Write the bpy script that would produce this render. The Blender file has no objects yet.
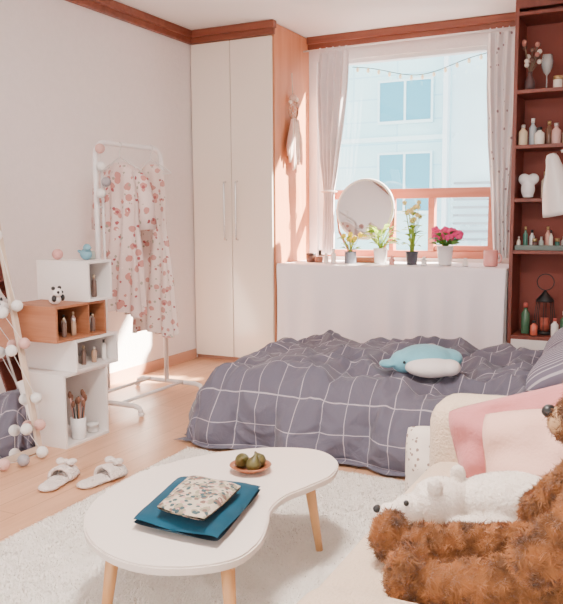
import bpy, bmesh, math, random
import numpy as np
from mathutils import Vector, Matrix, Euler, noise
random.seed(7); np.random.seed(7)
pi=math.pi
scene=bpy.context.scene
COL=scene.collection

# ------------------------------------------------------------ materials
MATS={}
def M(name,col,rough=.6,bump=0,bscale=60,var=0,vscale=6,metal=0,coat=0,sheen=0,emit=0,trans=0,alpha=1,ttype='NOISE',spec=.5,col2=None):
    if name in MATS: return MATS[name]
    m=bpy.data.materials.new(name); m.use_nodes=True; MATS[name]=m
    nt=m.node_tree; b=nt.nodes['Principled BSDF']; L=nt.links
    b.inputs['Base Color'].default_value=(*col,1)
    b.inputs['Roughness'].default_value=rough
    b.inputs['Metallic'].default_value=metal
    b.inputs['Specular IOR Level'].default_value=spec
    b.inputs['Coat Weight'].default_value=coat
    b.inputs['Sheen Weight'].default_value=sheen
    b.inputs['Transmission Weight'].default_value=trans
    b.inputs['Alpha'].default_value=alpha
    if emit:
        b.inputs['Emission Color'].default_value=(*col,1); b.inputs['Emission Strength'].default_value=emit
    tc=nt.nodes.new('ShaderNodeTexCoord')
    if var or col2:
        n=nt.nodes.new('ShaderNodeTexNoise'); n.inputs['Scale'].default_value=vscale; n.inputs['Detail'].default_value=4
        L.new(tc.outputs['Object'],n.inputs['Vector'])
        r=nt.nodes.new('ShaderNodeValToRGB'); L.new(n.outputs['Fac'],r.inputs['Fac'])
        r.color_ramp.elements[0].position=.35; r.color_ramp.elements[1].position=.65
        c2=col2 if col2 else tuple(min(1,c*(1+var)) for c in col)
        c1=col if col2 else tuple(c*(1-var) for c in col)
        r.color_ramp.elements[0].color=(*c1,1); r.color_ramp.elements[1].color=(*c2,1)
        L.new(r.outputs['Color'],b.inputs['Base Color'])
    if bump:
        n=nt.nodes.new('ShaderNodeTexNoise' if ttype=='NOISE' else 'ShaderNodeTexVoronoi')
        n.inputs['Scale'].default_value=bscale
        L.new(tc.outputs['Object'],n.inputs['Vector'])
        bp=nt.nodes.new('ShaderNodeBump'); bp.inputs['Strength'].default_value=bump; bp.inputs['Distance'].default_value=.01
        L.new(n.outputs[0],bp.inputs['Height']); L.new(bp.outputs['Normal'],b.inputs['Normal'])
    return m

def wood(name,c1,c2,axis='Z',scale=1,rough=.4):
    m=bpy.data.materials.new(name); m.use_nodes=True
    nt=m.node_tree; b=nt.nodes['Principled BSDF']; L=nt.links
    tc=nt.nodes.new('ShaderNodeTexCoord'); mp=nt.nodes.new('ShaderNodeMapping')
    s={'X':(1.2,14,14),'Y':(14,1.2,14),'Z':(14,14,1.2)}[axis]
    mp.inputs['Scale'].default_value=tuple(v*scale for v in s)
    n=nt.nodes.new('ShaderNodeTexNoise'); n.inputs['Scale'].default_value=1.5; n.inputs['Detail'].default_value=6; n.inputs['Distortion'].default_value=.6
    r=nt.nodes.new('ShaderNodeValToRGB'); r.color_ramp.elements[0].color=(*c1,1); r.color_ramp.elements[1].color=(*c2,1)
    r.color_ramp.elements[0].position=.3; r.color_ramp.elements[1].position=.7
    L.new(tc.outputs['Object'],mp.inputs['Vector']); L.new(mp.outputs['Vector'],n.inputs['Vector'])
    L.new(n.outputs['Fac'],r.inputs['Fac']); L.new(r.outputs['Color'],b.inputs['Base Color'])
    b.inputs['Roughness'].default_value=rough
    return m

WALL=M('wallpaper',(.90,.835,.825),.8,bump=.2,bscale=70,var=.012,vscale=30)
CEIL=M('ceiling_paint',(.88,.85,.84),.9)
WHITE=M('white_lacquer',(.86,.83,.81),.35)
CREAM=M('cream_gloss_door',(.91,.82,.72),.22,coat=.3)
TRIMW=wood('reddish_trim_wood',(.20,.050,.025),(.28,.080,.042),'X',1,.45)
SIDEW=wood('orange_side_wood',(.54,.20,.09),(.64,.27,.14),'Z',1,.45)
SHELFW=wood('shelf_wood',(.15,.034,.022),(.21,.055,.036),'Z',1,.5)
WINW=wood('window_wood',(.56,.17,.10),(.64,.23,.15),'X',1,.45)
OAK=wood('oak_leg',(.60,.29,.11),(.72,.40,.18),'Z',2,.45)
BOXW=wood('box_wood',(.32,.115,.05),(.41,.165,.08),'X',2,.5)
METALW=M('white_metal',(.88,.84,.83),.3)
CHROME=M('chrome',(.8,.8,.8),.2,metal=1)
BLACK=M('black_plastic',(.02,.02,.02),.4)
MIRROR=M('mirror_glass',(.92,.92,.93),.02,metal=1)

# ------------------------------------------------------------ geometry helpers
def link(me,name,mat=None,smooth=False):
    o=bpy.data.objects.new(name,me); COL.objects.link(o)
    if mat is not None:
        for mm in (mat if isinstance(mat,(list,tuple)) else [mat]): me.materials.append(mm)
    if smooth: me.polygons.foreach_set('use_smooth',[True]*len(me.polygons))
    return o
def mesh(name,verts,faces,mat=None,smooth=False):
    me=bpy.data.meshes.new(name); me.from_pydata([tuple(v) for v in verts],[],faces); me.update()
    return link(me,name,mat,smooth)
def box(name,lo,hi,mat,bev=0,seg=2,rot=None):
    c=[(lo[i]+hi[i])/2 for i in range(3)]; s=[abs(hi[i]-lo[i]) for i in range(3)]
    bm=bmesh.new(); bmesh.ops.create_cube(bm,size=1)
    bmesh.ops.scale(bm,vec=s,verts=bm.verts)
    if bev: bmesh.ops.bevel(bm,geom=bm.edges[:],offset=min(bev,min(s)*.49),segments=seg,affect='EDGES',profile=.5)
    if rot: bmesh.ops.rotate(bm,cent=(0,0,0),matrix=Euler(rot).to_matrix(),verts=bm.verts)
    me=bpy.data.meshes.new(name); bm.to_mesh(me); bm.free()
    o=link(me,name,mat,smooth=bool(bev and seg>2)); o.location=c
    return o
def tube(name,pts,r,mat,seg=10,closed=False,radii=None):
    pts=[Vector(p) for p in pts]; n=len(pts); V=[];F=[]
    prev=None
    for i,p in enumerate(pts):
        if closed: t=(pts[(i+1)%n]-pts[i-1])
        else: t=pts[min(i+1,n-1)]-pts[max(i-1,0)]
        t.normalize()
        if prev is None: a=t.orthogonal().normalized()
        else: a=(prev-t*prev.dot(t)).normalized()
        prev=a; b=t.cross(a)
        rr=radii[i] if radii else r
        for k in range(seg):
            th=2*pi*k/seg; V.append(p+a*math.cos(th)*rr+b*math.sin(th)*rr)
    m=n if closed else n-1
    for i in range(m):
        for k in range(seg):
            a0=i*seg+k;a1=i*seg+(k+1)%seg;b0=((i+1)%n)*seg+k;b1=((i+1)%n)*seg+(k+1)%seg
            F.append((a0,a1,b1,b0))
    if not closed:
        F.append(tuple(range(seg))[::-1]); F.append(tuple((n-1)*seg+k for k in range(seg)))
    return mesh(name,V,F,mat,True)
def lathe(name,prof,loc,mat,seg=24,rot=None):
    V=[];F=[];n=len(prof)
    for (r,z) in prof:
        for k in range(seg):
            th=2*pi*k/seg; V.append(Vector((max(r,1e-4)*math.cos(th),max(r,1e-4)*math.sin(th),z)))
    for i in range(n-1):
        for k in range(seg):
            F.append((i*seg+k,i*seg+(k+1)%seg,(i+1)*seg+(k+1)%seg,(i+1)*seg+k))
    F.append(tuple(range(seg))[::-1]); F.append(tuple((n-1)*seg+k for k in range(seg)))
    if rot: 
        R=Euler(rot).to_matrix(); V=[R@v for v in V]
    o=mesh(name,V,F,mat,True); o.location=loc
    return o
def ball(name,c,r,mat,seg=16,rot=None):
    if not hasattr(r,'__len__'): r=(r,r,r)
    bm=bmesh.new(); bmesh.ops.create_uvsphere(bm,u_segments=seg,v_segments=max(6,seg//2),radius=1)
    bmesh.ops.scale(bm,vec=r,verts=bm.verts)
    if rot: bmesh.ops.rotate(bm,cent=(0,0,0),matrix=Euler(rot).to_matrix(),verts=bm.verts)
    me=bpy.data.meshes.new(name); bm.to_mesh(me); bm.free()
    o=link(me,name,mat,True); o.location=c; return o
def group(name,parts,loc=None):
    e=bpy.data.objects.new(name,None); COL.objects.link(e); e.empty_display_size=.05
    if loc is None:
        loc=parts[0].location if parts[0].location.length>0 else Vector(parts[0].data.vertices[0].co)
    e.location=loc
    for p in parts:
        p.parent=e; p.matrix_parent_inverse=Matrix.Translation(-Vector(loc))
    return e
def join(name,parts):
    bm=bmesh.new(); mats=[]
    for p in parts:
        me=p.data; me.transform(Matrix.Translation(p.location))
        base=[]
        for m in me.materials:
            if m not in mats: mats.append(m)
            base.append(mats.index(m))
        for poly in me.polygons: poly.material_index=base[poly.material_index] if base else 0
        bm.from_mesh(me)
        bpy.data.objects.remove(p)
    me=bpy.data.meshes.new(name); bm.to_mesh(me); bm.free()
    o=bpy.data.objects.new(name,me); COL.objects.link(o)
    for m in mats: me.materials.append(m)
    return o
def baked(o):
    dg=bpy.context.evaluated_depsgraph_get(); dg.update()
    me=bpy.data.meshes.new_from_object(o.evaluated_get(dg)); 
    o.modifiers.clear(); o.data=me
    me.polygons.foreach_set('use_smooth',[True]*len(me.polygons)); return o
def blob(name,ells,mat,voxel=.008,smooth=6):
    bm=bmesh.new()
    for e in ells:
        c,r=e[0],e[1]; rot=e[2] if len(e)>2 else (0,0,0)
        mt=Matrix.Translation(c)@Euler(rot).to_matrix().to_4x4()@Matrix.Diagonal((*r,1))
        bmesh.ops.create_icosphere(bm,subdivisions=3,radius=1,matrix=mt)
    me=bpy.data.meshes.new(name); bm.to_mesh(me); bm.free()
    o=link(me,name,mat,True)
    md=o.modifiers.new('r','REMESH'); md.mode='VOXEL'; md.voxel_size=voxel
    ms=o.modifiers.new('s','SMOOTH'); ms.factor=.6; ms.iterations=smooth
    return baked(o)
def limb(a,b,r0,r1,n=12):
    a=Vector(a);b=Vector(b); return [((a.lerp(b,i/(n-1))),(r0+(r1-r0)*i/(n-1),)*3) for i in range(n)]
def shifted(E,d): return [((e[0][0]+d[0],e[0][1]+d[1],e[0][2]+d[2]),)+tuple(e[1:]) for e in E]
def fur(name,o,n,length,width,mat,curl=.6,droop=0,clump=0):
    me=o.data; me.calc_loop_triangles(); T=len(me.loop_triangles)
    tri=np.empty(T*3,int); me.loop_triangles.foreach_get('vertices',tri); tri=tri.reshape(-1,3)
    co=np.empty(len(me.vertices)*3); me.vertices.foreach_get('co',co); co=co.reshape(-1,3)+np.array(o.location)
    A,B,C=co[tri[:,0]],co[tri[:,1]],co[tri[:,2]]
    N=np.cross(B-A,C-A); ar=np.linalg.norm(N,axis=1); N=N/np.maximum(ar,1e-12)[:,None]
    idx=np.random.choice(T,n,p=ar/ar.sum()); u=np.random.rand(n,1); v=np.random.rand(n,1); s=(u+v)>1
    u=np.where(s,1-u,u); v=np.where(s,1-v,v)
    P=A[idx]+u*(B-A)[idx]+v*(C-A)[idx]; Nn=N[idx]
    Rn=np.random.randn(n,3)
    if clump:
        ph=P*clump
        D=np.stack([np.sin(ph[:,1]*1.3+2*np.sin(ph[:,2])),np.sin(ph[:,2]*1.1+2*np.sin(ph[:,0])),np.sin(ph[:,0]*1.2+2*np.sin(ph[:,1]))],1)
        Rn=D*1.3+Rn*.7
    Tn=np.cross(Nn,Rn); Tn/=np.maximum(np.linalg.norm(Tn,axis=1),1e-6)[:,None]
    Bn=np.cross(Nn,Tn); L=length*(.6+.6*np.random.rand(n,1)); W=width*(.6+.7*np.random.rand(n,1))
    Cu=Bn*L*curl*(.4+np.random.rand(n,1)); Cu[:,2]-=droop*L[:,0]
    P=P-Nn*length*.1
    v0=P-Tn*W; v1=P+Tn*W; v2=P+Nn*L*.55+Cu*.35-Tn*W*.8; v3=P+Nn*L*.55+Cu*.35+Tn*W*.8
    v4=P+Nn*L*.85+Cu
    V=np.stack([v0,v1,v2,v3,v4],1).reshape(-1,3)
    b=np.arange(n)*5
    q=np.stack([b,b+1,b+3,b+2],1); t=np.stack([b+2,b+3,b+4],1)
    F=[tuple(x) for x in q.tolist()]+[tuple(x) for x in t.tolist()]
    m=bpy.data.meshes.new(name); m.from_pydata(V.tolist(),[],F); m.update()
    return link(m,name,mat,True)
def pillow(name,c,w,h,d,mat,rot=(0,0,0),n=26,wr=.004,round_=.5):
    V=[];F=[];R=Euler(rot).to_matrix()
    for side in (1,-1):
        for i in range(n+1):
            for j in range(n+1):
                u=-1+2*i/n; v=-1+2*j/n
                t=max(0,(1-abs(u)**2.6))*max(0,(1-abs(v)**2.6)); th=t**round_
                cr=1-.10*(u*u*v*v)**1.5
                p=Vector((u*cr*w/2*(1-.06*(1-v*v)*abs(u)**3),side*d/2*th,v*cr*h/2*(1-.06*(1-u*u)*abs(v)**3)))
                k=noise.noise(Vector((u*2.2+c[0]*9,v*2.2,side*3+c[1]*7)))*wr*2.5*(.3+th)
                p.y+=k
                V.append(R@p)
    m=(n+1)*(n+1)
    for s in range(2):
        for i in range(n):
            for j in range(n):
                a=s*m+i*(n+1)+j; f=(a,a+1,a+n+2,a+n+1)
                F.append(f if s else f[::-1])
    bm=bmesh.new(); me=bpy.data.meshes.new(name); me.from_pydata([tuple(v) for v in V],[],F); bm.from_mesh(me)
    bmesh.ops.remove_doubles(bm,verts=bm.verts,dist=.0015); bmesh.ops.recalc_face_normals(bm,faces=bm.faces); bm.to_mesh(me); bm.free()
    o=link(me,name,mat,True); o.location=c; return o
def drape(name,rows,y0,n,amp,mat,cols=90,zst=40,phase=0,axis='X',jit=.3):
    V=[];F=[]
    for r in range(zst+1):
        t=r/zst*(len(rows)-1); i=min(int(t),len(rows)-2); f=t-i
        z=rows[i][0]*(1-f)+rows[i+1][0]*f; a=rows[i][1]*(1-f)+rows[i+1][1]*f; b=rows[i][2]*(1-f)+rows[i+1][2]*f
        for k in range(cols+1):
            s=k/cols; x=a+(b-a)*s
            off=amp*math.sin(2*pi*n*s+phase+.8*math.sin(3*z+s*5))*(.7+jit*noise.noise(Vector((s*6,z*2,phase))))
            off+=amp*.5*noise.noise(Vector((x*14,z*5,phase+3)))
            V.append((x,y0+off,z) if axis=='X' else (y0+off,x,z))
    for r in range(zst):
        for k in range(cols):
            a=r*(cols+1)+k; F.append((a,a+1,a+cols+2,a+cols+1))
    return mesh(name,V,F,mat,True)

# ------------------------------------------------------------ room shell
XL,XR,YB,YF,ZC=-3.07,1.35,5.31,-1.6,2.35
def floor_mat():
    m=bpy.data.materials.new('laminate_floor'); m.use_nodes=True
    nt=m.node_tree; b=nt.nodes['Principled BSDF']; L=nt.links
    tc=nt.nodes.new('ShaderNodeTexCoord'); mp=nt.nodes.new('ShaderNodeMapping'); mp.inputs['Rotation'].default_value=(0,0,pi/2)
    br=nt.nodes.new('ShaderNodeTexBrick'); br.inputs['Scale'].default_value=1; br.inputs['Brick Width'].default_value=1.1; br.inputs['Row Height'].default_value=.115
    br.inputs['Mortar Size'].default_value=.0014; br.inputs['Color1'].default_value=(.60,.31,.165,1); br.inputs['Color2'].default_value=(.70,.40,.24,1); br.inputs['Mortar'].default_value=(.36,.17,.09,1)
    br.offset=.37
    L.new(tc.outputs['Object'],mp.inputs['Vector']); L.new(mp.outputs['Vector'],br.inputs['Vector'])
    mp2=nt.nodes.new('ShaderNodeMapping'); mp2.inputs['Scale'].default_value=(22,1.6,1); L.new(tc.outputs['Object'],mp2.inputs['Vector'])
    n=nt.nodes.new('ShaderNodeTexNoise'); n.inputs['Scale'].default_value=2; n.inputs['Detail'].default_value=5; L.new(mp2.outputs['Vector'],n.inputs['Vector'])
    mx=nt.nodes.new('ShaderNodeMix'); mx.data_type='RGBA'; mx.blend_type='MULTIPLY'; mx.inputs[0].default_value=.35
    L.new(br.outputs['Color'],mx.inputs[6]); 
    r=nt.nodes.new('ShaderNodeValToRGB'); r.color_ramp.elements[0].color=(.65,.55,.5,1); r.color_ramp.elements[1].color=(1,1,1,1); r.color_ramp.elements[0].position=.3; r.color_ramp.elements[1].position=.6
    L.new(n.outputs['Fac'],r.inputs['Fac']); L.new(r.outputs['Color'],mx.inputs[7]); L.new(mx.outputs[2],b.inputs['Base Color'])
    b.inputs['Roughness'].default_value=.32
    return m
box('floor',(XL-.1,YF,-.1),(XR+.1,YB+.1,0),floor_mat())
box('ceiling',(XL-.1,YF,ZC),(XR+.1,YB+.1,ZC+.1),CEIL)
box('wall_left',(XL-.1,YF,0),(XL,YB+.1,ZC),WALL)
box('wall_right',(XR,YF,0),(XR+.1,YB+.1,ZC),WALL)
WX0,WX1,WZ0,WZ1=-2.34,-.98,.74,2.175
bw=[box('a',(XL,YB,0),(WX0,YB+.1,ZC),WALL),box('b',(WX1,YB,0),(XR,YB+.1,ZC),WALL),
    box('c',(WX0,YB,0),(WX1,YB+.1,WZ0),WALL),box('d',(WX0,YB,WZ1),(WX1,YB+.1,ZC),WALL)]
join('wall_back',bw)
box('baseboard_left',(XL,YF,0),(XL+.012,4.71,.07),M('baseboard',(.62,.34,.23),.5))
t1=join('trim_1',[box('a',(XL,YF,2.262),(XL+.03,4.69,2.349),TRIMW,.004),box('b',(XL,YF,2.30),(XL+.05,4.69,2.349),TRIMW,.004)])
t2=join('trim_2',[box('a',(XL,4.69,2.262),(-2.385,4.72,2.349),TRIMW,.004),box('b',(XL,4.67,2.30),(-2.375,4.72,2.349),TRIMW,.004)])
t3=join('trim_3',[box('a',(-2.398,5.27,2.262),(-.80,5.309,2.349),TRIMW,.004),box('b',(-2.398,5.25,2.30),(-.80,5.309,2.349),TRIMW,.004)])

# window
P=[]
fy0,fy1=5.33,5.40
ALU=M('window_white_frame',(.86,.84,.84),.4)
def fr(n,x0,x1,z0,z1,y0=fy0,y1=fy1,mat=WINW): P.append(box(n,(x0,y0,z0),(x1,y1,z1),mat,.004))
fr('frame_top',WX0,WX1,WZ1-.03,WZ1,mat=ALU); fr('frame_bottom',WX0,WX1,WZ0,WZ0+.05)
fr('frame_left',WX0,WX0+.05,WZ0,WZ1,mat=ALU); fr('frame_right',WX1-.05,WX1,WZ0,WZ1,mat=ALU)
fr('mid_rail',WX0+.05,WX1-.05,1.165,1.235)
fr('sash_left_post',-1.78,-1.745,WZ0+.05,1.165)
fr('lower_post',-1.49,-1.445,WZ0+.05,1.165)
fr('lower_right_post',-1.07,-1.03,WZ0+.05,1.165)
fr('sash_right_rail',-1.445,WX1-.09,.79,.83,5.345,5.385)
gm=bpy.data.materials.new('window_glass'); gm.use_nodes=True
nt=gm.node_tree; nt.nodes.clear(); o_=nt.nodes.new('ShaderNodeOutputMaterial'); tr=nt.nodes.new('ShaderNodeBsdfTransparent'); gl=nt.nodes.new('ShaderNodeBsdfGlossy'); gl.inputs['Roughness'].default_value=.02
mx=nt.nodes.new('ShaderNodeMixShader'); mx.inputs[0].default_value=.04; nt.links.new(tr.outputs[0],mx.inputs[1]); nt.links.new(gl.outputs[0],mx.inputs[2]); nt.links.new(mx.outputs[0],o_.inputs[0])
P.append(box('glass',(WX0+.05,5.362,WZ0+.05),(WX1-.05,5.366,WZ1-.03),gm))
group('window_1',P,(-1.66,5.36,1.4))

# ------------------------------------------------------------ neighbouring building
def facade():
    m=bpy.data.materials.new('pale_tile_facade'); m.use_nodes=True
    nt=m.node_tree; b=nt.nodes['Principled BSDF']; L=nt.links
    tc=nt.nodes.new('ShaderNodeTexCoord'); mp=nt.nodes.new('ShaderNodeMapping'); mp.inputs['Rotation'].default_value=(pi/2,0,0)
    br=nt.nodes.new('ShaderNodeTexBrick'); br.inputs['Scale'].default_value=1; br.inputs['Brick Width'].default_value=.62; br.inputs['Row Height'].default_value=.3; br.offset=0
    br.inputs['Mortar Size'].default_value=.010; br.inputs['Color1'].default_value=(.50,.86,.95,1); br.inputs['Color2'].default_value=(.56,.89,.96,1); br.inputs['Mortar'].default_value=(.38,.74,.87,1)
    L.new(tc.outputs['Object'],mp.inputs['Vector']); L.new(mp.outputs['Vector'],br.inputs['Vector']); L.new(br.outputs['Color'],b.inputs['Base Color'])
    b.inputs['Roughness'].default_value=.8; b.inputs['Specular IOR Level'].default_value=.1
    return m
FAC=facade(); TEAL=M('building_window_glass',(.10,.40,.55),.5,spec=.1); BLUEF=M('building_frame',(.62,.90,.97),.6)
P=[box('main_wall',(-9,10,-6),(-2.43,12,5.2),FAC)]
P.append(box('side_wall',(-2.43,9.7,-6),(-1.0,12,5.2),M('building_side',(.46,.72,.82),.8,var=.05,vscale=3)))
P.append(box('pipe',(-2.50,9.55,-6),(-2.44,9.68,5.2),M('pipe_white',(.6,.8,.9),.5)))
def bwin(x0,x1,z0,z1,k):
    P.append(box(f'pane_{k}',(x0,9.95,z0),(x1,9.99,z1),TEAL))
    for i,(a,b,c,d) in enumerate([(x0-.03,x1+.03,z0-.04,z0),(x0-.03,x1+.03,z1,z1+.03),(x0-.03,x0,z0,z1),(x1,x1+.03,z0,z1),((x0+x1)/2-.015,(x0+x1)/2+.015,z0,z1)]):
        P.append(box(f'winframe_{k}_{i}',(a,9.93,c),(b,9.99,d),BLUEF))
bwin(-3.46,-2.76,2.29,2.80,1); bwin(-3.46,-2.76,1.1,1.85,2); bwin(-3.46,-2.76,-.2,.55,3); bwin(-5.4,-4.5,2.29,2.8,4); bwin(-5.4,-4.5,1.1,1.85,5)
P.append(box('ledge',(-9,9.88,2.02),(-2.52,10,2.08),BLUEF))
for i in range(9): P.append(box(f'rail_{i}',(-2.36,9.6,.62+i*.1),(-1.1,9.62,.65+i*.1),M('rail_grey',(.20,.28,.34),.5)))
group('apartment_building',P,(-4,11,0))

# ------------------------------------------------------------ wardrobe
P=[box('carcass',(-3.065,4.735,0.035),(-2.402,5.305,2.345),SIDEW,.002),
   box('plinth',(-3.065,4.74,0),(-2.41,5.3,.035),M('plinth_pink',(.45,.22,.15),.5)),
   box('door_left',(-3.06,4.712,.03),(-2.741,4.734,2.258),CREAM,.003),
   box('door_right',(-2.736,4.712,.03),(-2.415,4.734,2.258),CREAM,.003)]
for i,x in enumerate((-2.785,-2.69)):
    P.append(tube(f'handle_{i}',[(x,4.708,.88),(x,4.685,.885),(x,4.683,.9),(x,4.683,1.27),(x,4.685,1.285),(x,4.708,1.29)],.007,CHROME,8))
group('wardrobe',P,(-2.73,5.0,0))

# dream catcher on wardrobe side
P=[]
x=-2.388;yc=4.98
LIN=M('linen_cream',(.84,.70,.60),.9,sheen=.2,var=.06,vscale=30); LIN2=M('linen_pink',(.74,.46,.38),.9)
P.append(tube('cord',[(x,yc,2.05),(x+.005,yc,1.87)],.003,M('twine',(.7,.62,.5),.8),6))
P.append(tube('ring',[(x+.010,yc+.075*math.cos(t*2*pi/28),1.80+.075*math.sin(t*2*pi/28)) for t in range(28)],.007,M('vine',(.40,.22,.14),.8),8,closed=True))
for k in range(8):
    a=k*pi/4; a2=a+3*pi/4
    P.append(tube(f'web_{k}',[(x+.008,yc+.072*math.cos(a),1.80+.072*math.sin(a)),(x+.008,yc+.072*math.cos(a2),1.80+.072*math.sin(a2))],.0016,M('twine',(.7,.62,.5),.8),4))
for k in range(11):
    s=(k-5)/5; L_=.38-.12*abs(s)+.03*math.sin(k*2.3)
    pts=[(x+.022+.014*math.sin(k*3.1),yc+.06*s*(.9+1.0*t)+.008*math.sin(6*t+k),1.735-.01*abs(s)-L_*t) for t in [i/8 for i in range(9)]]
    P.append(tube(f'ribbon_{k}',pts,.01,LIN if k%3 else LIN2,8,radii=[.006,.011,.014,.017,.018,.017,.015,.012,.008]))
for k,(dy,dz,r) in enumerate([(-.035,.08,.020),(.035,.08,.018),(0,.09,.022),(-.06,.05,.014),(.062,.04,.015)]):
    P.append(ball(f'flower_{k}',(x+.016,yc+dy,1.79+dz),r,M(f'dried_{k%2}',[(.66,.44,.36),(.82,.72,.60)][k%2],.9),10))
group('dream_catcher',P,(x,yc,1.8))

# ------------------------------------------------------------ window ledge cabinet with sheet
box('ledge_cabinet',(-2.395,4.76,0),(-.83,5.305,.708),WHITE,.004)
SHEET=M('white_sheet',(.94,.87,.91),.85,bump=.15,bscale=18)
V=[];F=[];nc=200;prof=[(5.30,.716)]+[(5.30-.56*i/8,.716) for i in range(1,9)]+[(4.735,.712),(4.728,.70)]+[(4.726,.70-.69*i/26) for i in range(1,27)]
for i,(y,z) in enumerate(prof):
    for k in range(nc+1):
        s=k/nc; xx=-2.393+s*(2.393-.835); w=max(0,.7-z)/.7
        off=-(.022+.040*w)*(.6+.9*noise.noise(Vector((xx*4.5,1,z*.8)))+.35*math.sin(xx*30+2*math.sin(xx*5)))*min(1,w*4+.0)
        if i<10: off=0
        zz=z+(.002*noise.noise(Vector((xx*9,y*9,0))) if i<9 else 0)
        V.append((xx,min(y+off,4.74) if i>=10 else y,zz))
for i in range(len(prof)-1):
    for k in range(nc):
        a=i*(nc+1)+k; F.append((a,a+1,a+nc+2,a+nc+1))
mesh('ledge_sheet',V,F,SHEET,True)
ZT=.719
# ------------------------------------------------------------ curtains
CUR=M('white_curtain',(.84,.77,.77),.85,sheen=.2,var=.04,vscale=12)
dm=M('curtain_dotted',(.84,.80,.79),.85)
nt=dm.node_tree; v=nt.nodes.new('ShaderNodeTexVoronoi'); v.inputs['Scale'].default_value=16; tc=nt.nodes.new('ShaderNodeTexCoord'); nt.links.new(tc.outputs['Object'],v.inputs['Vector'])
r=nt.nodes.new('ShaderNodeValToRGB'); r.color_ramp.interpolation='CONSTANT'; r.color_ramp.elements[0].color=(.34,.24,.26,1); r.color_ramp.elements[1].position=.15; r.color_ramp.elements[1].color=(.84,.79,.78,1)
nt.links.new(v.outputs['Distance'],r.inputs['Fac']); nt.links.new(r.outputs['Color'],nt.nodes['Principled BSDF'].inputs['Base Color'])
P=[drape('cloth',[(2.215,-2.27,-2.04),(2.0,-2.28,-2.05),(1.7,-2.27,-2.08),(1.4,-2.25,-2.12),(1.22,-2.23,-2.15),(1.0,-2.24,-2.15),(.76,-2.26,-2.15)],5.19,4.5,.030,CUR,70,50)]
P.append(tube('tie',[(-2.19+.055*math.cos(t*2*pi/20),5.19+.045*math.sin(t*2*pi/20),1.22) for t in range(20)],.006,M('tie',(.7,.6,.55),.8),6,closed=True))
for k in range(5): P.append(tube(f'ring_{k}',[(-2.26+.05*k,5.19+.02*math.cos(t*pi/8),2.225+.02*math.sin(t*pi/8)) for t in range(16)],.0025,METALW,6,closed=True))
group('curtain',P,(-2.17,5.19,1.5))
P=[drape('cloth',[(2.215,-1.07,-.87),(1.9,-1.07,-.87),(1.5,-1.05,-.88),(1.1,-1.02,-.90),(.76,-1.00,-.90)],5.17,4,.026,dm,70,40,phase=1)]
for k in range(5): P.append(tube(f'ring_{k}',[(-1.05+.04*k,5.17+.02*math.cos(t*pi/8),2.225+.02*math.sin(t*pi/8)) for t in range(16)],.0025,METALW,6,closed=True))
group('curtain.001',P,(-1.0,5.17,1.5))
tube('curtain_rod',[(-2.395,5.19,2.235),(-.82,5.17,2.235)],.006,METALW,10)
pts=[(-2.03+s*.95,5.235,2.10-.08*math.sin(pi*s)+.015*math.sin(9*s)) for s in [k/24 for k in range(25)]]
P=[tube('wire',pts,.003,M('wire_dark',(.10,.16,.16),.6),5)]
for p in pts[1:-1:2]: P.append(ball('bulb',(p[0],p[1],p[2]-.018),(.011,.011,.016),M('warm_bulb',(1,.80,.5),.4,emit=1.2),8))
join('fairy_lights',P)

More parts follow.
